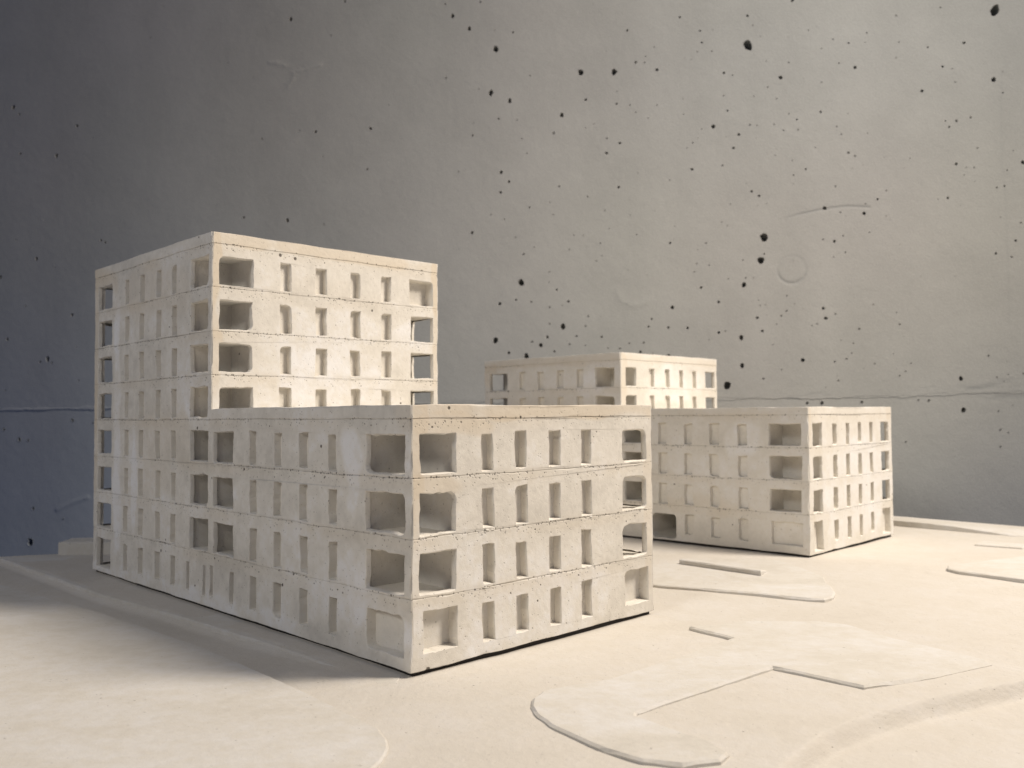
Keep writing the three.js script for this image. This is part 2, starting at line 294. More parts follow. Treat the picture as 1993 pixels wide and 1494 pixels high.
function zBack(x) { for (let i = 0; i + 1 < backEdge.length; i++) if (x <= backEdge[i + 1][0] || i + 2 === backEdge.length) return mix(backEdge[i][1], backEdge[i + 1][1], (x - backEdge[i][0]) / (backEdge[i + 1][0] - backEdge[i][0])) + 0.05 * noise(x * 2, 1, 1); }
{
  const NX = 640, NZ = 560, x0 = -35, x1 = 38, zF = -7, pos = [], uv = [], idx = [];
  for (let j = 0; j <= NZ; j++) for (let i = 0; i <= NX; i++) {
    const x = mix(x0, x1, i / NX), zb = zBack(x), q = j / NZ, z = mix(zF, zb, Math.pow(q, 1.15));
    pos.push(x * CM, (ground(x, z) - (j === NZ ? 0.05 : 0)) * CM, z * CM); uv.push((x - 0.5 * ground(x, z)) / 22, (-z + 1.2 * ground(x, z)) / 16);
  }
  for (let j = 0; j < NZ; j++) for (let i = 0; i < NX; i++) { const a = j * (NX + 1) + i, b = a + 1, c = a + NX + 1, d = c + 1; idx.push(a, b, d, a, d, c); }
  // the edge of the cast, and its underside
  const skirt = (list) => { const s = pos.length / 3; for (const k of list) { pos.push(pos[k * 3], pos[k * 3 + 1], pos[k * 3 + 2], pos[k * 3], -2.2 * CM, pos[k * 3 + 2]); uv.push(uv[k * 2], 0, uv[k * 2], 0.14); } for (let k = 0; k + 1 < list.length; k++) { const a = s + k * 2; idx.push(a, a + 1, a + 3, a, a + 3, a + 2); } };
  const row = (j) => Array.from({ length: NX + 1 }, (_, i) => j * (NX + 1) + i), colm = (i) => Array.from({ length: NZ + 1 }, (_, j) => j * (NX + 1) + i);
  skirt(row(NZ)); skirt(row(0)); skirt(colm(0)); skirt(colm(NX));
  const g = new THREE.BufferGeometry(); g.setAttribute('position', new THREE.Float32BufferAttribute(pos, 3)); g.setAttribute('uv', new THREE.Float32BufferAttribute(uv, 2)); g.setIndex(idx); g.computeVertexNormals();
  const nn = g.attributes.normal.array, up = Math.sign(nn[(NX * 50 + 40) * 3 + 1]), h = 0.025;   // smooth normals from the terrain itself
  for (let k = 0; k < (NX + 1) * NZ; k++) {
    const x = pos[k * 3] / CM, z = pos[k * 3 + 2] / CM, y = pos[k * 3 + 1] / CM, dx = (ground(x + h, z) - y) / h, dz = (ground(x, z + h) - y) / h, L = Math.hypot(dx, 1, dz) * up;
    nn[k * 3] = -dx / L; nn[k * 3 + 1] = 1 / L; nn[k * 3 + 2] = -dz / L;
  }
  const m = new THREE.Mesh(g, siteMat); m.name = 'ground'; m.castShadow = m.receiveShadow = true;
  tag(m, 'smooth cream plaster site base on which the building models stand', 'ground', null, 'structure'); scene.add(m);
}
function resample(pts, step, seed, amp) {                    // even points along a closed outline, a little uneven
  const out = [], n = pts.length;
  for (let i = 0; i < n; i++) {
    const [ax, az] = pts[i], [bx, bz] = pts[(i + 1) % n], L = Math.hypot(bx - ax, bz - az), k = Math.max(1, Math.round(L / step)), nx = -(bz - az) / L, nz = (bx - ax) / L;
    for (let s = 0; s < k; s++) { const t = s / k, x = mix(ax, bx, t), z = mix(az, bz, t), o = amp * (noise(x * 1.1, z * 1.1, seed) + 0.6 * noise(x * 4, z * 4, seed + 2)); out.push([x + nx * o, z + nz * o]); }
  }
  return out;
}
const round = (pts, r) => pts.flatMap((p, i) => { const a = pts[(i + pts.length - 1) % pts.length], b = pts[(i + 1) % pts.length], cut = (q) => { const L = Math.hypot(q[0] - p[0], q[1] - p[1]), t = Math.min(0.45, r / L); return [mix(p[0], q[0], t), mix(p[1], q[1], t)]; }, A = cut(a), B = cut(b); return [A, [0.25 * A[0] + 0.5 * p[0] + 0.25 * B[0], 0.25 * A[1] + 0.5 * p[1] + 0.25 * B[1]], B]; });
function slab(name, label, pts, top, { step = 0.25, seed = 1, e = 0.05, kind = 'structure', amp = 0.03 } = {}) {
  let o = resample(sc(pts), step, seed, amp);
  const area = o.reduce((s, p, i) => { const q = o[(i + 1) % o.length]; return s + p[0] * q[1] - q[0] * p[1]; }, 0);
  if (area < 0) o.reverse();
  const n = o.length, inset = (d) => o.map((p, i) => { const a = o[(i + n - 1) % n], b = o[(i + 1) % n], L = Math.hypot(b[0] - a[0], b[1] - a[1]) || 1; return [p[0] - (b[1] - a[1]) / L * d, p[1] + (b[0] - a[0]) / L * d]; });
  const g = new Geo(), i1 = inset(e), uv = (p) => siteUV(p[0] + seed * 3.7, p[1] + seed * 5.1), Y = (p, d) => [p[0], top(p[0], p[1]) - d, p[1]];
  const flat = i1.map((p) => new THREE.Vector2(...p));
  for (const t of THREE.ShapeUtils.triangulateShape(flat, [])) g.tri(...t.map((k) => Y(i1[k], 0)), ...t.map((k) => uv(i1[k])));
  for (let i = 0; i < n; i++) {
    const k = (i + 1) % n, ch = 0.6 + 0.8 * Math.max(0, noise(o[i][0] * 2, o[i][1] * 2, seed)), cs = 0.6 + 0.8 * Math.max(0, noise(o[k][0] * 2, o[k][1] * 2, seed));
    const A = Y(i1[i], 0), B = Y(i1[k], 0), C = Y(o[k], e * cs), D = Y(o[i], e * ch), lowY = (p) => Math.min(ground(p[0], p[1]), top(p[0], p[1])) - 0.12;
    g.quad(A, B, C, D, uv(i1[i]), uv(i1[k]), uv(o[k]), uv(o[i]));
    g.quad(D, C, [o[k][0], lowY(o[k]), o[k][1]], [o[i][0], lowY(o[i]), o[i][1]], uv(o[i]), uv(o[k]), [uv(o[k])[0], uv(o[k])[1] + 0.02], [uv(o[i])[0], uv(o[i])[1] + 0.02]);
  }
  const m = g.mesh(numbered(name), paveMat, scene);
  return tag(m, label, 'pavement', null, kind);
}
slab('pavement', 'long thin raised plaster strip along the shaded side of the tall model', [[-24.2, -40.95], [-23.5, -40.8], [-14.6, -31.9], [-9.4, -27.4], [-5.4, -23.6], [-3.25, -21.2], [-2.72, -21.25], [-2.7, -21.9], [-4.5, -24.4], [-10, -30], [-17.4, -37.6], [-20.2, -41.72], [-21.3, -41.9]], () => 0.012, { seed: 2, amp: 0.03 });
slab('pavement', 'big flat plaster pavement with rounded corner, lower left of the picture', [[-33, -38], [-24, -38.2], [-19.5, -34], [-13.3, -28.9], [-8.4, -24.4], [-5.5, -21.3], [-3.2, -18.65], [-2.72, -18.05], [-2.48, -17.5], [-2.38, -17], [-2.42, -16.4], [-2.65, -15.6], [-4.2, -11], [-5.2, -7.4], [-33, -7.4]], () => 0.07, { seed: 3, amp: 0.02 });
slab('pavement', 'tongue-shaped plaster pavement between the two building models', round([[5.0, -32.85], [6.6, -32.1], [8.3, -31.2], [10.45, -29.85], [11.15, -30.9], [11.9, -34.5], [11.3, -38.2], [7.4, -38.6], [3.8, -35]], 0.5), () => 0.105, { seed: 4, e: 0.06 });
slab('ramp', 'short plaster ramp edge on the tongue-shaped pavement', [[6.9, -37.2], [9.5, -34.3], [10.0, -35.2], [7.9, -38.2]], (x, z) => 0.13 + 0.17 * sstep(1.3, 0.1, along(x, z, sc([[9.5, -34.3], [6.9, -37.2]]))[0] * -1 > 0 ? -along(x, z, sc([[9.5, -34.3], [6.9, -37.2]]))[0] : Math.abs(along(x, z, sc([[9.5, -34.3], [6.9, -37.2]]))[0])), { seed: 5 });
slab('pavement', 'hooked plaster pavement round a yard, lower right of the picture', [[5.15, -26.35], [6.1, -25.0], [3.9, -22.8], [2.2, -21.2], [1.2, -20.72], [0.65, -20.35], [0.4, -19.85], [0.35, -19.3], [0.5, -18.7], [0.72, -18.15], [1.15, -17.5], [1.7, -16.8], [2.3, -16.25], [3.0, -16.05], [3.7, -16.25], [3.95, -16.6], [3.72, -17.2], [2.5, -18.65], [2.55, -18.85], [4.0, -20.1], [5.3, -21.15], [6.4, -22.15], [8.0, -20.5], [9.0, -20.9], [9.9, -21.3], [11.95, -22.4], [12.0, -22.8], [10.6, -25.0], [9.9, -26.6], [9.2, -27.0], [7.1, -27.0]], (x) => 0.095 - 0.045 * sstep(7.5, 12, x), { seed: 6, e: 0.065 });
slab('pavement', 'rounded plaster pavement at the right edge of the picture', [[17.55, -36.1], [17.25, -35.5], [17.35, -34.9], [18.9, -33.15], [24, -28.9], [31, -31], [28, -38], [22, -38.5]], () => 0.14, { seed: 7 });
slab('kerb', 'long raised plaster strip along the far right edge of the site', [[20.6, -51.2], [21.4, -50.2], [23.7, -47.4], [25.3, -45.6], [27.5, -44.6], [31, -42.5], [33.5, -42.9], [27.5, -47.85], [22.3, -52.15], [18.6, -55.2], [18, -54.2]], (x, z) => 0.30 - 0.26 * sstep(23, 26.5, x), { seed: 8 });
slab('kerb', 'short thin plaster ledge near the right picture edge', [[21.9, -42.4], [23.5, -41.2], [24.4, -42.2], [22.8, -43.4]], () => 0.075, { seed: 9 });
slab('terrace', 'raised plaster block behind the far left corner of the tall model', [[-21.1, -41.4], [-17.8, -41.5], [-14.4, -41.9], [-14.2, -43.3], [-17.8, -43.2], [-21.2, -42.9]], () => 0.62, { seed: 10, e: 0.06 });

// ---------------------------------------------------------------- the plaster buildings
const plainTex = plasterFace(8, 8, 60, 911, [], [], 0, 0.8);
const plainMat = matOf(plainTex, 0.0005);
const darkMat = new THREE.MeshStandardMaterial({ color: new THREE.Color().setRGB(0.03, 0.026, 0.024), roughness: 0.9, side: THREE.DoubleSide });  // near-black, for the recessed bed under each building
const PITCH = 1.495, JOINT = (k) => (k ? 0.27 + PITCH * k : 0);            // casting joints, storey by storey
const wob = (P) => {                                                     // the cast is nowhere quite straight
  const [x, y, z] = P, a = 0.017, b = 0.006;
  return [x + a * noise(x * 0.9, y * 0.9, z * 0.9) + b * noise(x * 4, y * 4, z * 4 + 9), y + a * noise(x * 0.9 + 40, y * 0.9, z * 0.9) + b * noise(x * 4 + 40, y * 4, z * 4), z + a * noise(x * 0.9, y * 0.9 + 70, z * 0.9) + b * noise(x * 4, y * 4 + 70, z * 4)];
};
// a face of the building: P(u, v, depth) in the building's axes (x = across, y = up, z = minus along), material with its own uv frame
function makeFace(P, material) { const { wc, hc, v00 } = material.userData; return { P, material, uv: (u, v) => [u / wc, (v - v00) / hc] }; }
function outline(u0, u1, v0, v1, R, worn) {                              // a rounded, uneven opening, walked round once
  const pts = [], st = 0.085, rad = [0, 1, 2, 3].map(() => Math.min(0.012 + 0.022 * R() + (R() < worn ? 0.08 + 0.14 * R() + (worn > 2 ? 0.12 : 0) : 0), (u1 - u0) * 0.35)), s = R() * 90, lean = (R() - 0.5) * 0.035, amp = 0.011 + 0.016 * R();
  const corners = [[u0, v0, 1, 1, Math.PI], [u1, v0, -1, 1, 1.5 * Math.PI], [u1, v1, -1, -1, 0], [u0, v1, 1, -1, 0.5 * Math.PI]];
  corners.forEach(([cu, cv, su, sv, a0], k) => {
    const r = rad[k], n = r > 0.1 ? 6 : 3;
    for (let q = 0; q <= n; q++) { const a = a0 + q / n * Math.PI / 2; pts.push([cu + su * r + Math.cos(a) * r, cv + sv * r + Math.sin(a) * r]); }
    const [nu, nv, tu, tv] = corners[(k + 1) % 4], r2 = rad[(k + 1) % 4], A = pts[pts.length - 1], a1 = corners[(k + 1) % 4][4], B = [nu + tu * r2 + Math.cos(a1) * r2, nv + tv * r2 + Math.sin(a1) * r2], L = Math.hypot(B[0] - A[0], B[1] - A[1]), m = Math.floor(L / st);
    for (let q = 1; q < m; q++) pts.push([mix(A[0], B[0], q / m), mix(A[1], B[1], q / m)]);
  });
  const cu = (u0 + u1) / 2, cv = (v0 + v1) / 2;
  return pts.map(([u, v]) => { const o = amp * (noise(u * 2.2 + s, v * 2.2, 1) + 0.9 * noise(u * 6.5 + s, v * 6.5, 2)) + (noise(u * 3 + s, v * 3, 5) > 0.78 ? 0.02 : 0); return [u + Math.sign(u - cu) * o * (Math.abs(u - cu) > (u1 - u0) * 0.42 ? 1 : 0.1) + lean * (v - cv), v + Math.sign(v - cv) * o * (Math.abs(v - cv) > (v1 - v0) * 0.42 ? 1 : 0.1)]; });
}
function inner(pts, d) { const n = pts.length; return pts.map((p, i) => { const a = pts[(i + n - 1) % n], b = pts[(i + 1) % n], L = Math.hypot(b[0] - a[0], b[1] - a[1]) || 1; return [p[0] - (b[1] - a[1]) / L * d, p[1] + (b[0] - a[0]) / L * d]; }); }
const tile = (u, v) => [u / 8, v / 8];
function lining(g, face, pts, depth, closed, R) {                        // rounded arris, sides, and the back of a niche
  const e = 0.010 + 0.014 * R(), o = R() * 8, rings = [[pts, 0], [inner(pts, e * 0.5), e * 0.45], [inner(pts, e), e * 1.3]];
  const mid = inner(pts, e + 0.012), end = inner(pts, e + 0.022);
  rings.push([mid, depth * 0.55], [end, depth]);
  const n = pts.length; let s = 0;
  for (let i = 0; i < n; i++) {
    const k = (i + 1) % n, ds = Math.hypot(pts[k][0] - pts[i][0], pts[k][1] - pts[i][1]);
    for (let q = 0; q + 1 < rings.length; q++) {
      const [A, d] = rings[q], [B, f] = rings[q + 1], j = q === 2 ? 0.008 * noise(s * 5, o, 3) : 0;
      g.quad(face.P(...A[i], d), face.P(...A[k], d), face.P(...B[k], f), face.P(...B[i], f), ...[[s, d], [s + ds, d], [s + ds, f], [s, f]].map(([a, b]) => tile(a + o, b)));
    }
    s += ds;
  }
  if (closed) { const c = [0, 1].map((a) => end.reduce((t, p) => t + p[a], 0) / n); for (let i = 0; i < n; i++) { const k = (i + 1) % n; g.tri(face.P(...end[i], depth), face.P(...end[k], depth), face.P(...c, depth), tile(end[i][0] + o, end[i][1]), tile(end[k][0] + o, end[k][1]), tile(c[0] + o, c[1])); } }
  return end;
}
function crumbs(g, face, u0, u1, v, R, many) {                           // bits of plaster that squeezed out under a sill
  for (let k = 0; k < many; k++) {
    const cu = mix(u0, u1, R()), w = 0.03 + 0.10 * R(), h = 0.015 + 0.022 * R(), d = 0.008 + 0.016 * R(), n = 7, s = R() * 40, cv = v - 0.02 - 0.05 * R();
    for (let i = 0; i < n; i++) {
      const at = (q) => { const a = q / n * Math.PI * 2, r = 1 + 0.35 * noise(Math.cos(a) * 2 + s, Math.sin(a) * 2, 2); return [cu + Math.cos(a) * w * r, cv + Math.sin(a) * h * r]; }, A = at(i), B = at(i + 1), mA = [mix(cu, A[0], 0.6), mix(cv, A[1], 0.6)], mB = [mix(cu, B[0], 0.6), mix(cv, B[1], 0.6)];
      g.quad(face.P(...A, 0.02), face.P(...B, 0.02), face.P(...mB, -d), face.P(...mA, -d), tile(...A), tile(...B), tile(...mB), tile(...mA));
      g.tri(face.P(...mA, -d), face.P(...mB, -d), face.P(cu, cv, -d * 1.25), tile(...mA), tile(...mB), tile(cu, cv));
    }
  }
}
const E0 = 0.018, E1 = 0.05;
const arris = (P, k) => E0 * (1 + 2.6 * Math.max(0, noise(P[0] * 1.7, P[1] * 1.7, P[2] * 1.7 + k) - 0.25) + 2.2 * Math.max(0, noise(P[0] * 5, P[1] * 5, P[2] * 5 + k) - 0.6));
// one storey-high strip of a face from u0 to u1, v0 to v1, with its openings cut out and the joints above and below rounded off
function strip(g, face, u0, u1, v0, v1, holes, { top = 1, bottom = 1, ends = [1, 1] } = {}) {
  const P0 = face.P(0, 0, 0), N = face.P(0, 0, -1).map((x, i) => x - P0[i]);
  const nu = Math.max(2, Math.round((u1 - u0) / 0.16)), nv = Math.max(2, Math.round((v1 - v0) / 0.13)), us = [], vs = [];
  const ua = u0 + (ends[0] ? E1 : 0), ub = u1 - (ends[1] ? E1 : 0);
  for (let i = 0; i <= nu; i++) us.push(mix(ua, ub, i / nu));
  for (let i = 0; i <= nv; i++) vs.push(mix(v0 + E0, v1 - E0, i / nv));
  const eT = us.map((u) => arris(face.P(u, v1, 0), 1) * top), eB = us.map((u) => arris(face.P(u, v0, 0), 2) * bottom);
  const low = us.map((u, i) => [u, v0 + eB[i]]), high = us.map((u, i) => [u, v1 - eT[i]]);
  const contour = [...low, ...vs.slice(1, -1).map((v) => [ub, v]), ...high.slice().reverse(), ...vs.slice(1, -1).reverse().map((v) => [ua, v])];
  const c = contour.map((p) => new THREE.Vector2(...p)), hs = holes.map((h) => h.map((p) => new THREE.Vector2(...p)).reverse()), flat = [...c, ...hs.flat()];
  for (const t of THREE.ShapeUtils.triangulateShape(c, hs)) g.plane(N, ...t.map((k) => face.P(flat[k].x, flat[k].y, 0)), ...t.map((k) => face.uv(flat[k].x, flat[k].y)));
  for (let i = 0; i < nu; i++) for (const [line, e, v, s] of [[low, eB, v0, 1], [high, eT, v1, -1]]) {
    const A = line[i], B = line[i + 1], a = e[i], b = e[i + 1];
    g.quad(face.P(...A, 0), face.P(...B, 0), face.P(B[0], v + s * 0.2 * b, b * 0.4), face.P(A[0], v + s * 0.2 * a, a * 0.4), face.uv(...A), face.uv(...B), face.uv(B[0], v), face.uv(A[0], v));
    g.quad(face.P(A[0], v + s * 0.2 * a, a * 0.4), face.P(B[0], v + s * 0.2 * b, b * 0.4), face.P(B[0], v + s * 0.002, b * 0.6 + 0.008), face.P(A[0], v + s * 0.002, a * 0.6 + 0.008), face.uv(A[0], v), face.uv(B[0], v), face.uv(B[0], v), face.uv(A[0], v));
    g.quad(face.P(A[0], v + s * 0.002, a * 0.6 + 0.008), face.P(B[0], v + s * 0.002, b * 0.6 + 0.008), face.P(B[0], v + s * 0.002, 0.5), face.P(A[0], v + s * 0.002, 0.5), face.uv(A[0], v), face.uv(B[0], v), face.uv(B[0], v), face.uv(A[0], v));
  }
}
// the rounded upright edge where two faces meet: fa at ua, fb at ub (sa, sb: which way each face runs from the edge)
function upright(g, fa, ua, sa, fb, ub, sb, v0, v1) {
  const nv = Math.max(2, Math.round((v1 - v0) / 0.13));
  const rows = []; for (let i = 0; i <= nv; i++) rows.push(mix(v0 + E0, v1 - E0, i / nv));
  rows.unshift(v0 + 0.004); rows.push(v1 - 0.004);
  const tipped = (v, i) => { const t = i === 0 || i === rows.length - 1 ? 0.6 : 1, A = fa.P(ua + sa * E1, v, 0), B = fb.P(ub + sb * E1, v, 0), C = fa.P(ua, v, 0), k = clamp(0.22 + 1.9 * Math.max(0, noise(C[0] * 2 + 5, v * 2.3, C[2] * 2) - 0.2) + 1.8 * Math.max(0, noise(C[0] + 5, v * 6, C[2]) - 0.45), 0, 1.5), M = [0, 1, 2].map((n) => mix(C[n], (A[n] + B[n]) / 2, k / t)); if (t < 1) { const Ai = fa.P(ua + sa * E1, v, E0 * 0.5), Bi = fb.P(ub + sb * E1, v, E0 * 0.5); return [Ai, M, Bi]; } return [A, M, B]; };
  for (let i = 0; i + 1 < rows.length; i++) {
    const L = tipped(rows[i], i), H = tipped(rows[i + 1], i + 1);
    for (let k = 0; k < 2; k++) g.quad(L[k], L[k + 1], H[k + 1], H[k], ...[[k, 0], [k + 1, 0], [k + 1, 1], [k, 1]].map(([q, w]) => q < 1.5 ? fa.uv(ua + sa * E0 * (1 - q), rows[i + w]) : fb.uv(ub + sb * E0, rows[i + w])));
  }
}

function plasterBuilding(o) {
  const root = new THREE.Group(); root.name = numbered('plaster_building');
  root.position.set(o.at[0] * CM, 0.115 * CM, o.at[1] * CM); root.rotation.y = Math.PI / 2 - o.yaw;
  tag(root, o.label, 'building model'); scene.add(root);
  const { Ll, Lt, W, floors } = o, R = rng(o.seed), low = 4, M = o.mats;
  const F = {
    L: makeFace((u, v, d) => [d, v, -u], M.L), Lb: makeFace((u, v, d) => [W - d, v, -u], plainMat),
    R: makeFace((u, v, d) => [u, v, -d], M.R), Rb: makeFace((u, v, d) => [u, v, -(Lt - d)], plainMat),
    T: makeFace((u, v, d) => [u, v, -(Ll + d)], M.T),
  };
  plainMat.userData = { wc: 8, hc: 8, v00: 0 };
  const sill = (k) => 0.335 + PITCH * k, head = (k) => 1.375 + PITCH * k;
  const opening = (part, face, k, u0, u1, depth, worn, v0 = sill(k), v1 = head(k)) => {
    const j = () => (R() - 0.5) * 0.05, pts = outline(u0 + j() * 0.7, u1 + j() * 0.7, v0 + j(), v1 + j(), R, worn);
    part.holes[face].push(pts);
    return pts;
  };
  const windows = (part, face, k, list, depth, name, v0, v1, worn = 0.11) => { for (const [u0, u1] of list) {
    const pts = opening(part, face, k, u0, u1, depth, worn, v0, v1), g = new Geo(wob);
    lining(g, F[face], pts, depth * (0.9 + 0.2 * R()), true, R);
    if (R() < 0.4) crumbs(g, F[face], u0, u1, v0 ?? sill(k), R, 1 + Math.floor(R() * 2.5));
    part.later.push([g, name]);
  } };
  // a corner loggia, open on two faces with a pier between: fa from a0 to a1 (measured from the corner at ca, running sa), likewise fb
  const loggia = (part, k, fa, ca, sa, a0, a1, fb, cb, sb, b0, b1, v0 = sill(k), v1 = head(k), worn = 0.15) => {
    const g = new Geo(wob), t = 0.1, ua = (a) => ca + sa * a, ub = (b) => cb + sb * b;
    for (const [face, c, s, p, q] of [[fa, ca, sa, a0, a1], [fb, cb, sb, b0, b1]]) {
      const pts = opening(part, face, k, Math.min(c + s * p, c + s * q), Math.max(c + s * p, c + s * q), t, worn, v0, v1);
      lining(g, F[face], pts, 0.14, false, R);
      if (R() < 0.5) crumbs(g, F[face], Math.min(c + s * p, c + s * q), Math.max(c + s * p, c + s * q), v0, R, 2);
    }
    // P(a, b, v): a along fa from the corner, b along fb from the corner
    const P = (a, b, v) => F[fa].P(ua(a), v, b), m = 0.02, A1 = a1 + m, B1 = b1 + m, q0 = a0 - m, r0 = b0 - m, lo = v0 - m, hi = v1 + m, off = R() * 8;
    const quad = (pts, uvs) => g.quad(...pts, ...uvs.map(([x, y]) => tile(x + off, y)));
    for (const v of [lo, hi]) {
      quad([P(q0, t, v), P(A1, t, v), P(A1, r0, v), P(q0, r0, v)], [[q0, t], [A1, t], [A1, r0], [q0, r0]]);
      quad([P(t, r0, v), P(A1, r0, v), P(A1, B1, v), P(t, B1, v)], [[t, r0], [A1, r0], [A1, B1], [t, B1]]);
    }
    const wallq = (a, b, c, d) => quad([P(a, b, lo), P(c, d, lo), P(c, d, hi), P(a, b, hi)], [[0, lo], [Math.hypot(c - a, d - b), lo], [Math.hypot(c - a, d - b), hi], [0, hi]]);
    wallq(A1, t, A1, B1); wallq(t, B1, A1, B1); wallq(q0, t, q0, r0); wallq(t, r0, q0, r0);
    part.later.push([g, 'loggia']);
  };
  const recess = (part, k, face, u0, u1, depth) => {                      // a deep bay open on one face only
    const g = new Geo(wob), v0 = sill(k), v1 = head(k), pts = opening(part, face, k, u0, u1, 0.1, 0.12, v0, v1), t = 0.09, m = 0.02, off = R() * 8, f = F[face];
    lining(g, f, pts, 0.14, false, R);
    const a = u0 - m, b = u1 + m, lo = v0 - m, hi = v1 + m, q = (A, B, C, D) => g.quad(f.P(...A), f.P(...B), f.P(...C), f.P(...D), ...[A, B, C, D].map(([x, y, d]) => tile(x + d * 0.7 + off, y + d * 0.7)));
    q([a, lo, t], [b, lo, t], [b, lo, depth], [a, lo, depth]); q([a, hi, t], [b, hi, t], [b, hi, depth], [a, hi, depth]);
    q([a, lo, t], [a, hi, t], [a, hi, depth], [a, lo, depth]); q([b, lo, t], [b, hi, t], [b, hi, depth], [b, lo, depth]);
    q([a, lo, depth], [b, lo, depth], [b, hi, depth], [a, hi, depth]);
    if (R() < 0.5) crumbs(g, f, u0, u1, v0, R, 2);
    part.later.push([g, 'loggia']);
  };
  for (let k = 0; k < floors; k++) {
    const part = { holes: { L: [], Lb: [], R: [], Rb: [], T: [] }, later: [] }, inLow = k < low, v0 = JOINT(k), v1 = JOINT(k + 1), uL = inLow ? 0 : Ll, fR = inLow ? 'R' : 'T';
    o.storey({ k, part, windows, loggia, recess, sill, head, inLow });
    const st = new THREE.Mesh(new THREE.BufferGeometry()); st.name = 'storey'; st.castShadow = st.receiveShadow = true;
    // each face of the storey keeps its own plaster
    const pieces = [[F.L, 'L'], [F.Lb, 'Lb'], [F[fR], fR], [F.Rb, 'Rb']];
    const whole = new Geo(wob), groups = [], mats = [];
    const add = (fn, m) => { const s = whole.p.length / 3; fn(); groups.push([s, whole.p.length / 3 - s, mats.indexOf(m) < 0 ? mats.push(m) - 1 : mats.indexOf(m)]); };
    for (const [f, n] of pieces) add(() => strip(whole, f, n === 'R' || n === 'T' || n === 'Rb' ? 0 : uL, n === 'R' || n === 'T' || n === 'Rb' ? W : Lt, v0, v1, part.holes[n]), f.material);
    add(() => { upright(whole, F.L, uL, 1, F[fR], 0, 1, v0, v1); upright(whole, F.L, Lt, -1, F.Rb, 0, 1, v0, v1); }, F.L.material);
    add(() => { upright(whole, F.Lb, uL, 1, F[fR], W, -1, v0, v1); upright(whole, F.Lb, Lt, -1, F.Rb, W, -1, v0, v1); }, plainMat);
    if (k === 0 && o.floorless !== true) add(() => whole.quad([0.03, 0.03, -0.03], [W - 0.03, 0.03, -0.03], [W - 0.03, 0.03, -Lt + 0.03], [0.03, 0.03, -Lt + 0.03], [0, 0], [1, 0], [1, 1], [0, 1]), plainMat);
    st.geometry = whole.build(); for (const q of groups) st.geometry.addGroup(...q);
    st.material = mats;
    root.add(st);
    for (const [lg, name] of part.later) lg.mesh(name, plainMat, st);
  }
  // parapets and roofs
  for (const [u0, u1, v0, v1, fR, names] of [[0, Ll + 0.01, JOINT(low), JOINT(low) + 0.355, 'R', 'low'], [Ll, Lt, JOINT(floors), JOINT(floors) + 0.385, 'T', 'high']]) {
    const whole = new Geo(wob), groups = [], mats = [], high = names === 'high', put = (fn, m) => { const s = whole.p.length / 3; fn(); groups.push([s, whole.p.length / 3 - s, mats.indexOf(m) < 0 ? mats.push(m) - 1 : mats.indexOf(m)]); }, e = [1, high ? 1 : 0];
    const proud = (f) => ({ ...f, P: (u, v, d) => f.P(u, v, d - 0.012) });   // the coping was cast last and sits a hair proud
    const p = Object.fromEntries(Object.entries(F).map(([n, f]) => [n, proud(f)]));
    put(() => { strip(whole, p.L, u0, u1, v0, v1, [], { ends: e }); upright(whole, p.L, u0, 1, p[fR], 0, 1, v0, v1); if (high) upright(whole, p.L, u1, -1, p.Rb, 0, 1, v0, v1); }, F.L.material);
    put(() => { strip(whole, p.Lb, u0, u1, v0, v1, [], { ends: e }); upright(whole, p.Lb, u0, 1, p[fR], W, -1, v0, v1); if (high) { strip(whole, p.Rb, 0, W, v0, v1, []); upright(whole, p.Lb, u1, -1, p.Rb, W, -1, v0, v1); } }, plainMat);
    put(() => strip(whole, p[fR], 0, W, v0, v1, []), F[fR].material);
    const m = new THREE.Mesh(whole.build(), mats); for (const q of groups) m.geometry.addGroup(...q);
    m.name = 'parapet'; m.castShadow = m.receiveShadow = true; root.add(m);
    const roof = new Geo(wob), i = 0.03, t = v1 - 0.006, n = 14, x = (k) => mix(i, W - i, k / n), z = (k) => -mix(u0 + i, u1 - (high ? i : 0), k / n);
    for (let a = 0; a < n; a++) for (let b = 0; b < n; b++) roof.quad([x(a), t, z(b)], [x(a + 1), t, z(b)], [x(a + 1), t, z(b + 1)], [x(a), t, z(b + 1)], tile(x(a), z(b)), tile(x(a + 1), z(b)), tile(x(a + 1), z(b + 1)), tile(x(a), z(b + 1)));
    roof.mesh('roof', plainMat, root);
  }
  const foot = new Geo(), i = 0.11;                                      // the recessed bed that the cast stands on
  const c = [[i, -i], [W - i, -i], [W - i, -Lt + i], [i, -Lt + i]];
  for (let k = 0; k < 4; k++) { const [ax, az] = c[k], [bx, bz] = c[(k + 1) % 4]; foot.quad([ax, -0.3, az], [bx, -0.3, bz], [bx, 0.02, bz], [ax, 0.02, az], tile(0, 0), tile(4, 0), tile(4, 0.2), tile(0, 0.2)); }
  foot.mesh('base', darkMat, root);
  return root;
}
const jointsOf = (n) => Array.from({ length: n }, (_, k) => JOINT(k + 1));
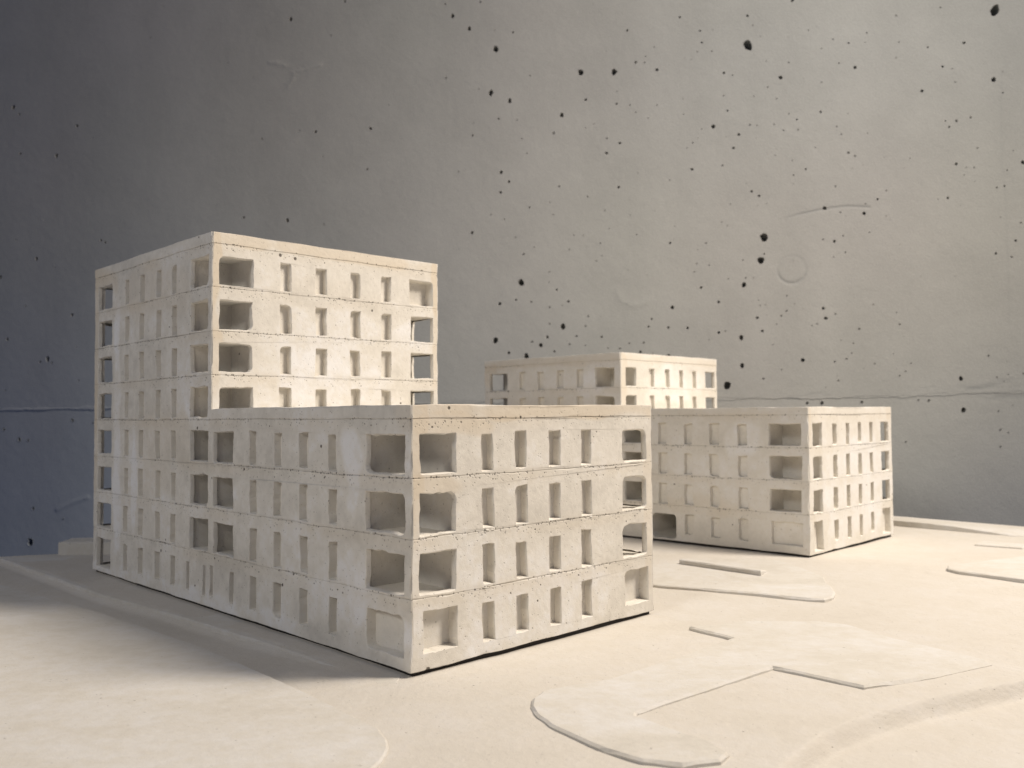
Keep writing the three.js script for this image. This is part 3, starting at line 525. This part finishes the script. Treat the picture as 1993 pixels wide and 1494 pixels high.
{
  const Ll = 10.85, Lt = 21.67, W = 9.85;
  const L = matOf(plasterFace(21.7, 12.7, 90, 501, jointsOf(8), [[19.2, 7, 0.42, 4.5, 0.7], [19.15, 3.2, 0.45, 2.6, 0.6], [17.35, 4.3, 0.28, 2.2, 0.7], [2.6, 5.2, 0.45, 0.72, 0.9], [2.45, 4.1, 0.3, 0.9, 0.6], [5.5, 3.1, 1.6, 0.5, 0.4], [12.9, 6.9, 1.2, 0.9, 0.45], [3.4, 1.4, 1.6, 1.2, 0.45], [1.1, 0.9, 0.9, 0.55, 0.9], [12, 0.25, 9, 0.35, 0.45], [20.9, 11.9, 1.6, 0.7, -0.6], [21.5, 9, 0.3, 4, -0.55], [21.5, 5, 0.3, 3, -0.5], [15, 11.2, 3.2, 1.1, -0.28], [14.7, 5.2, 2.4, 1.5, -0.25], [0.1, 6.3, 0.5, 0.5, -0.3]], 0, 1.3, 1.7, -0.2), 0.00052);
  const Rm = matOf(plasterFace(9.9, 6.72, 90, 502, jointsOf(4), [[0.2, 5, 0.35, 2.2, -0.72], [1.2, 6.05, 1.6, 0.3, -0.55], [0.9, 4.45, 0.9, 0.35, -0.5], [5, 6.45, 6, 0.28, -0.7], [4.6, 4.2, 1.1, 0.35, 0.35], [4.5, 0.9, 4.6, 1.5, 0.45], [3, 2.6, 1.8, 0.7, 0.3], [9.6, 3.2, 0.3, 2.4, -0.3], [7.6, 5.3, 0.9, 1, 0.2]], 0, 1.3, 1.5, -0.1), 0.00052);
  const Tm = matOf(plasterFace(9.95, 6.6, 90, 503, jointsOf(8), [[0.15, 11.5, 0.25, 1.2, -0.9], [0.15, 9, 0.22, 2, -0.5], [5, 12.45, 6, 0.28, -0.6], [9.7, 11.6, 0.25, 1.2, -0.9], [9.7, 9, 0.2, 2, -0.5], [4.6, 10.9, 3, 0.8, -0.12], [5, 9.2, 4.5, 1.2, 0.5], [5, 7.4, 4.5, 1.2, 0.65]], 6.1, 1.2, 1.4, -0.1), 0.00052);
  const LW = [[3.29, 3.72], [4.78, 5.24], [6.24, 6.72], [7.74, 8.21]], HW = [[13.58, 14.05], [14.94, 15.41], [16.48, 16.97], [17.97, 18.42]], slim = [[9.26, 9.54], [10.66, 10.93], [11.19, 11.47], [12.45, 12.76]];
  const RW = [[2.36, 2.80], [3.62, 4.07], [4.97, 5.45], [6.37, 6.82]], TW = [[2.56, 3.03], [4.03, 4.51], [5.54, 6.01], [6.99, 7.47]], D = 0.24;
  plasterBuilding({
    at: [-2.512 , -22.024], yaw: 0.7968, Ll, Lt, W, floors: 8, seed: 9001, mats: { L, R: Rm, T: Tm },
    label: 'larger cream plaster building model in front, eight-storey block stepping down to a four-storey wing',
    storey({ k, part, windows, loggia, recess, sill, head, inLow }) {
      if (inLow) {
        windows(part, 'L', k, LW, D, 'window'); windows(part, 'R', k, RW, D, 'window');
        if (k === 0) {
          windows(part, 'L', k, slim, D, 'window', undefined, undefined, 0.05);
          windows(part, 'L', k, [[0.28, 1.92]], 0.28, 'blind_window', 0.3, 1.36, 0.3); windows(part, 'R', k, [[0.36, 1.52], [8.36, 9.6]], 0.34, 'blind_window', 0.37, 1.42, 0.1);
        } else {
          loggia(part, k, 'L', 0, 1, 0.25, 1.96, 'R', 0, 1, 0.26, 1.48);
          recess(part, k, 'L', 9.28, 10.71, 1.6); recess(part, k, 'L', 11.06, 12.48, 1.6);
          loggia(part, k, 'Lb', 0, 1, 0.25, 1.8, 'R', W, -1, 0.3, 1.53, sill(k), head(k), 0.65);
        }
      } else {
        windows(part, 'T', k, TW, D, 'window');
        loggia(part, k, 'L', Ll, 1, 0.24, 1.63, 'T', 0, 1, 0.27, 1.52, sill(k), head(k), 0.3);
        if (k === 7) windows(part, 'T', k, [[8.38, 9.6]], 0.42, 'blind_window'); else loggia(part, k, 'Lb', Ll, 1, 0.25, 1.6, 'T', W, -1, 0.24, 1.42);
      }
      windows(part, 'L', k, HW, D, 'window');
      loggia(part, k, 'L', Lt, -1, 0.42, 1.98, 'Rb', 0, 1, 0.3, 1.55, k === 0 ? 0.2 : undefined);
    },
  });
}
{
  const Ll = 10.35, Lt = 20.62, W = 9.65;
  const L = matOf(plasterFace(20.7, 9.72, 48, 511, jointsOf(6), [[3, 5.2, 1.2, 0.8, 0.6], [4, 3.2, 3, 2, 0.2], [5.5, 1.9, 3, 0.5, -0.3], [15.5, 9.3, 6, 0.3, -0.35], [20, 8.6, 0.6, 1, -0.5], [12.4, 8.2, 0.9, 0.8, 0.5], [3.5, 6.4, 6, 0.3, -0.2]], 0, 0.5), 0.00052);
  const Rm = matOf(plasterFace(9.7, 6.72, 48, 512, jointsOf(4), [[0.1, 6, 0.3, 1.4, -0.4], [5, 3, 5, 3, 0.5], [9.4, 6.3, 0.4, 0.5, -0.3]], 0, 0.4), 0.00052);
  const Tm = matOf(plasterFace(9.7, 3.6, 48, 513, jointsOf(6), [[0.3, 8.3, 0.4, 1.6, -0.4], [5, 9.35, 6, 0.25, -0.3], [5.2, 8, 3, 1, 0.6]], 6.1, 0.4), 0.00052);
  const LW = [[3.02, 3.55], [4.52, 5.06], [6.0, 6.5], [7.5, 8.05]], HW = [[12.9, 13.4], [14.32, 14.83], [15.78, 16.29], [17.23, 17.74]];
  const RW = [[2.5, 2.98], [3.95, 4.4], [5.34, 5.77], [6.77, 7.2]], TW = [[2.62, 3.1], [4.11, 4.61], [5.54, 5.96], [6.92, 7.37]], D = 0.2;
  plasterBuilding({
    at: [13.199, -39.662], yaw: 0.7658, Ll, Lt, W, floors: 6, seed: 9002, mats: { L, R: Rm, T: Tm },
    label: 'smaller cream plaster building model at back right, six storeys stepping down to four',
    storey({ k, part, windows, loggia, recess, sill, head, inLow }) {
      if (inLow) {
        windows(part, 'L', k, k ? LW : LW.slice(0, 3), D, 'window', undefined, undefined, k ? 0.12 : 0.3); windows(part, 'R', k, RW, D, 'window', undefined, undefined, 0.3);
        if (k === 0) {
          windows(part, 'L', k, [[0.35, 1.86]], 0.16, 'blind_window', 0.33, 1.39, 0.2); windows(part, 'R', k, [[0.42, 1.34], [8.2, 9.3]], 0.3, 'blind_window', 0.13, 1.44, 0.1);
          windows(part, 'L', k, [[6.98, 8.5]], 4.5, 'passage', 0.05, 1.33, 3);
        } else {
          loggia(part, k, 'L', 0, 1, 0.34, 1.94, 'R', 0, 1, 0.42, 1.38);
          recess(part, k, 'L', 8.8, 10.2, 1.6); recess(part, k, 'L', 10.6, 12.0, 1.6);
          loggia(part, k, 'Lb', 0, 1, 0.25, 1.5, 'R', W, -1, 0.4, 1.43);
        }
      } else {
        windows(part, 'T', k, TW, D, 'window', undefined, undefined, 0.05);
        loggia(part, k, 'L', Ll, 1, 0.42, 1.72, 'T', 0, 1, 0.42, 1.4);
        loggia(part, k, 'Lb', Ll, 1, 0.25, 1.6, 'T', W, -1, 0.25, 1.3);
      }
      windows(part, 'L', k, HW, D, 'window', undefined, undefined, 0.05);
      loggia(part, k, 'L', Lt, -1, 0.42, 1.94, 'Rb', 0, 1, 0.3, 1.6);
    },
  });
}

renderer.render(scene, camera);
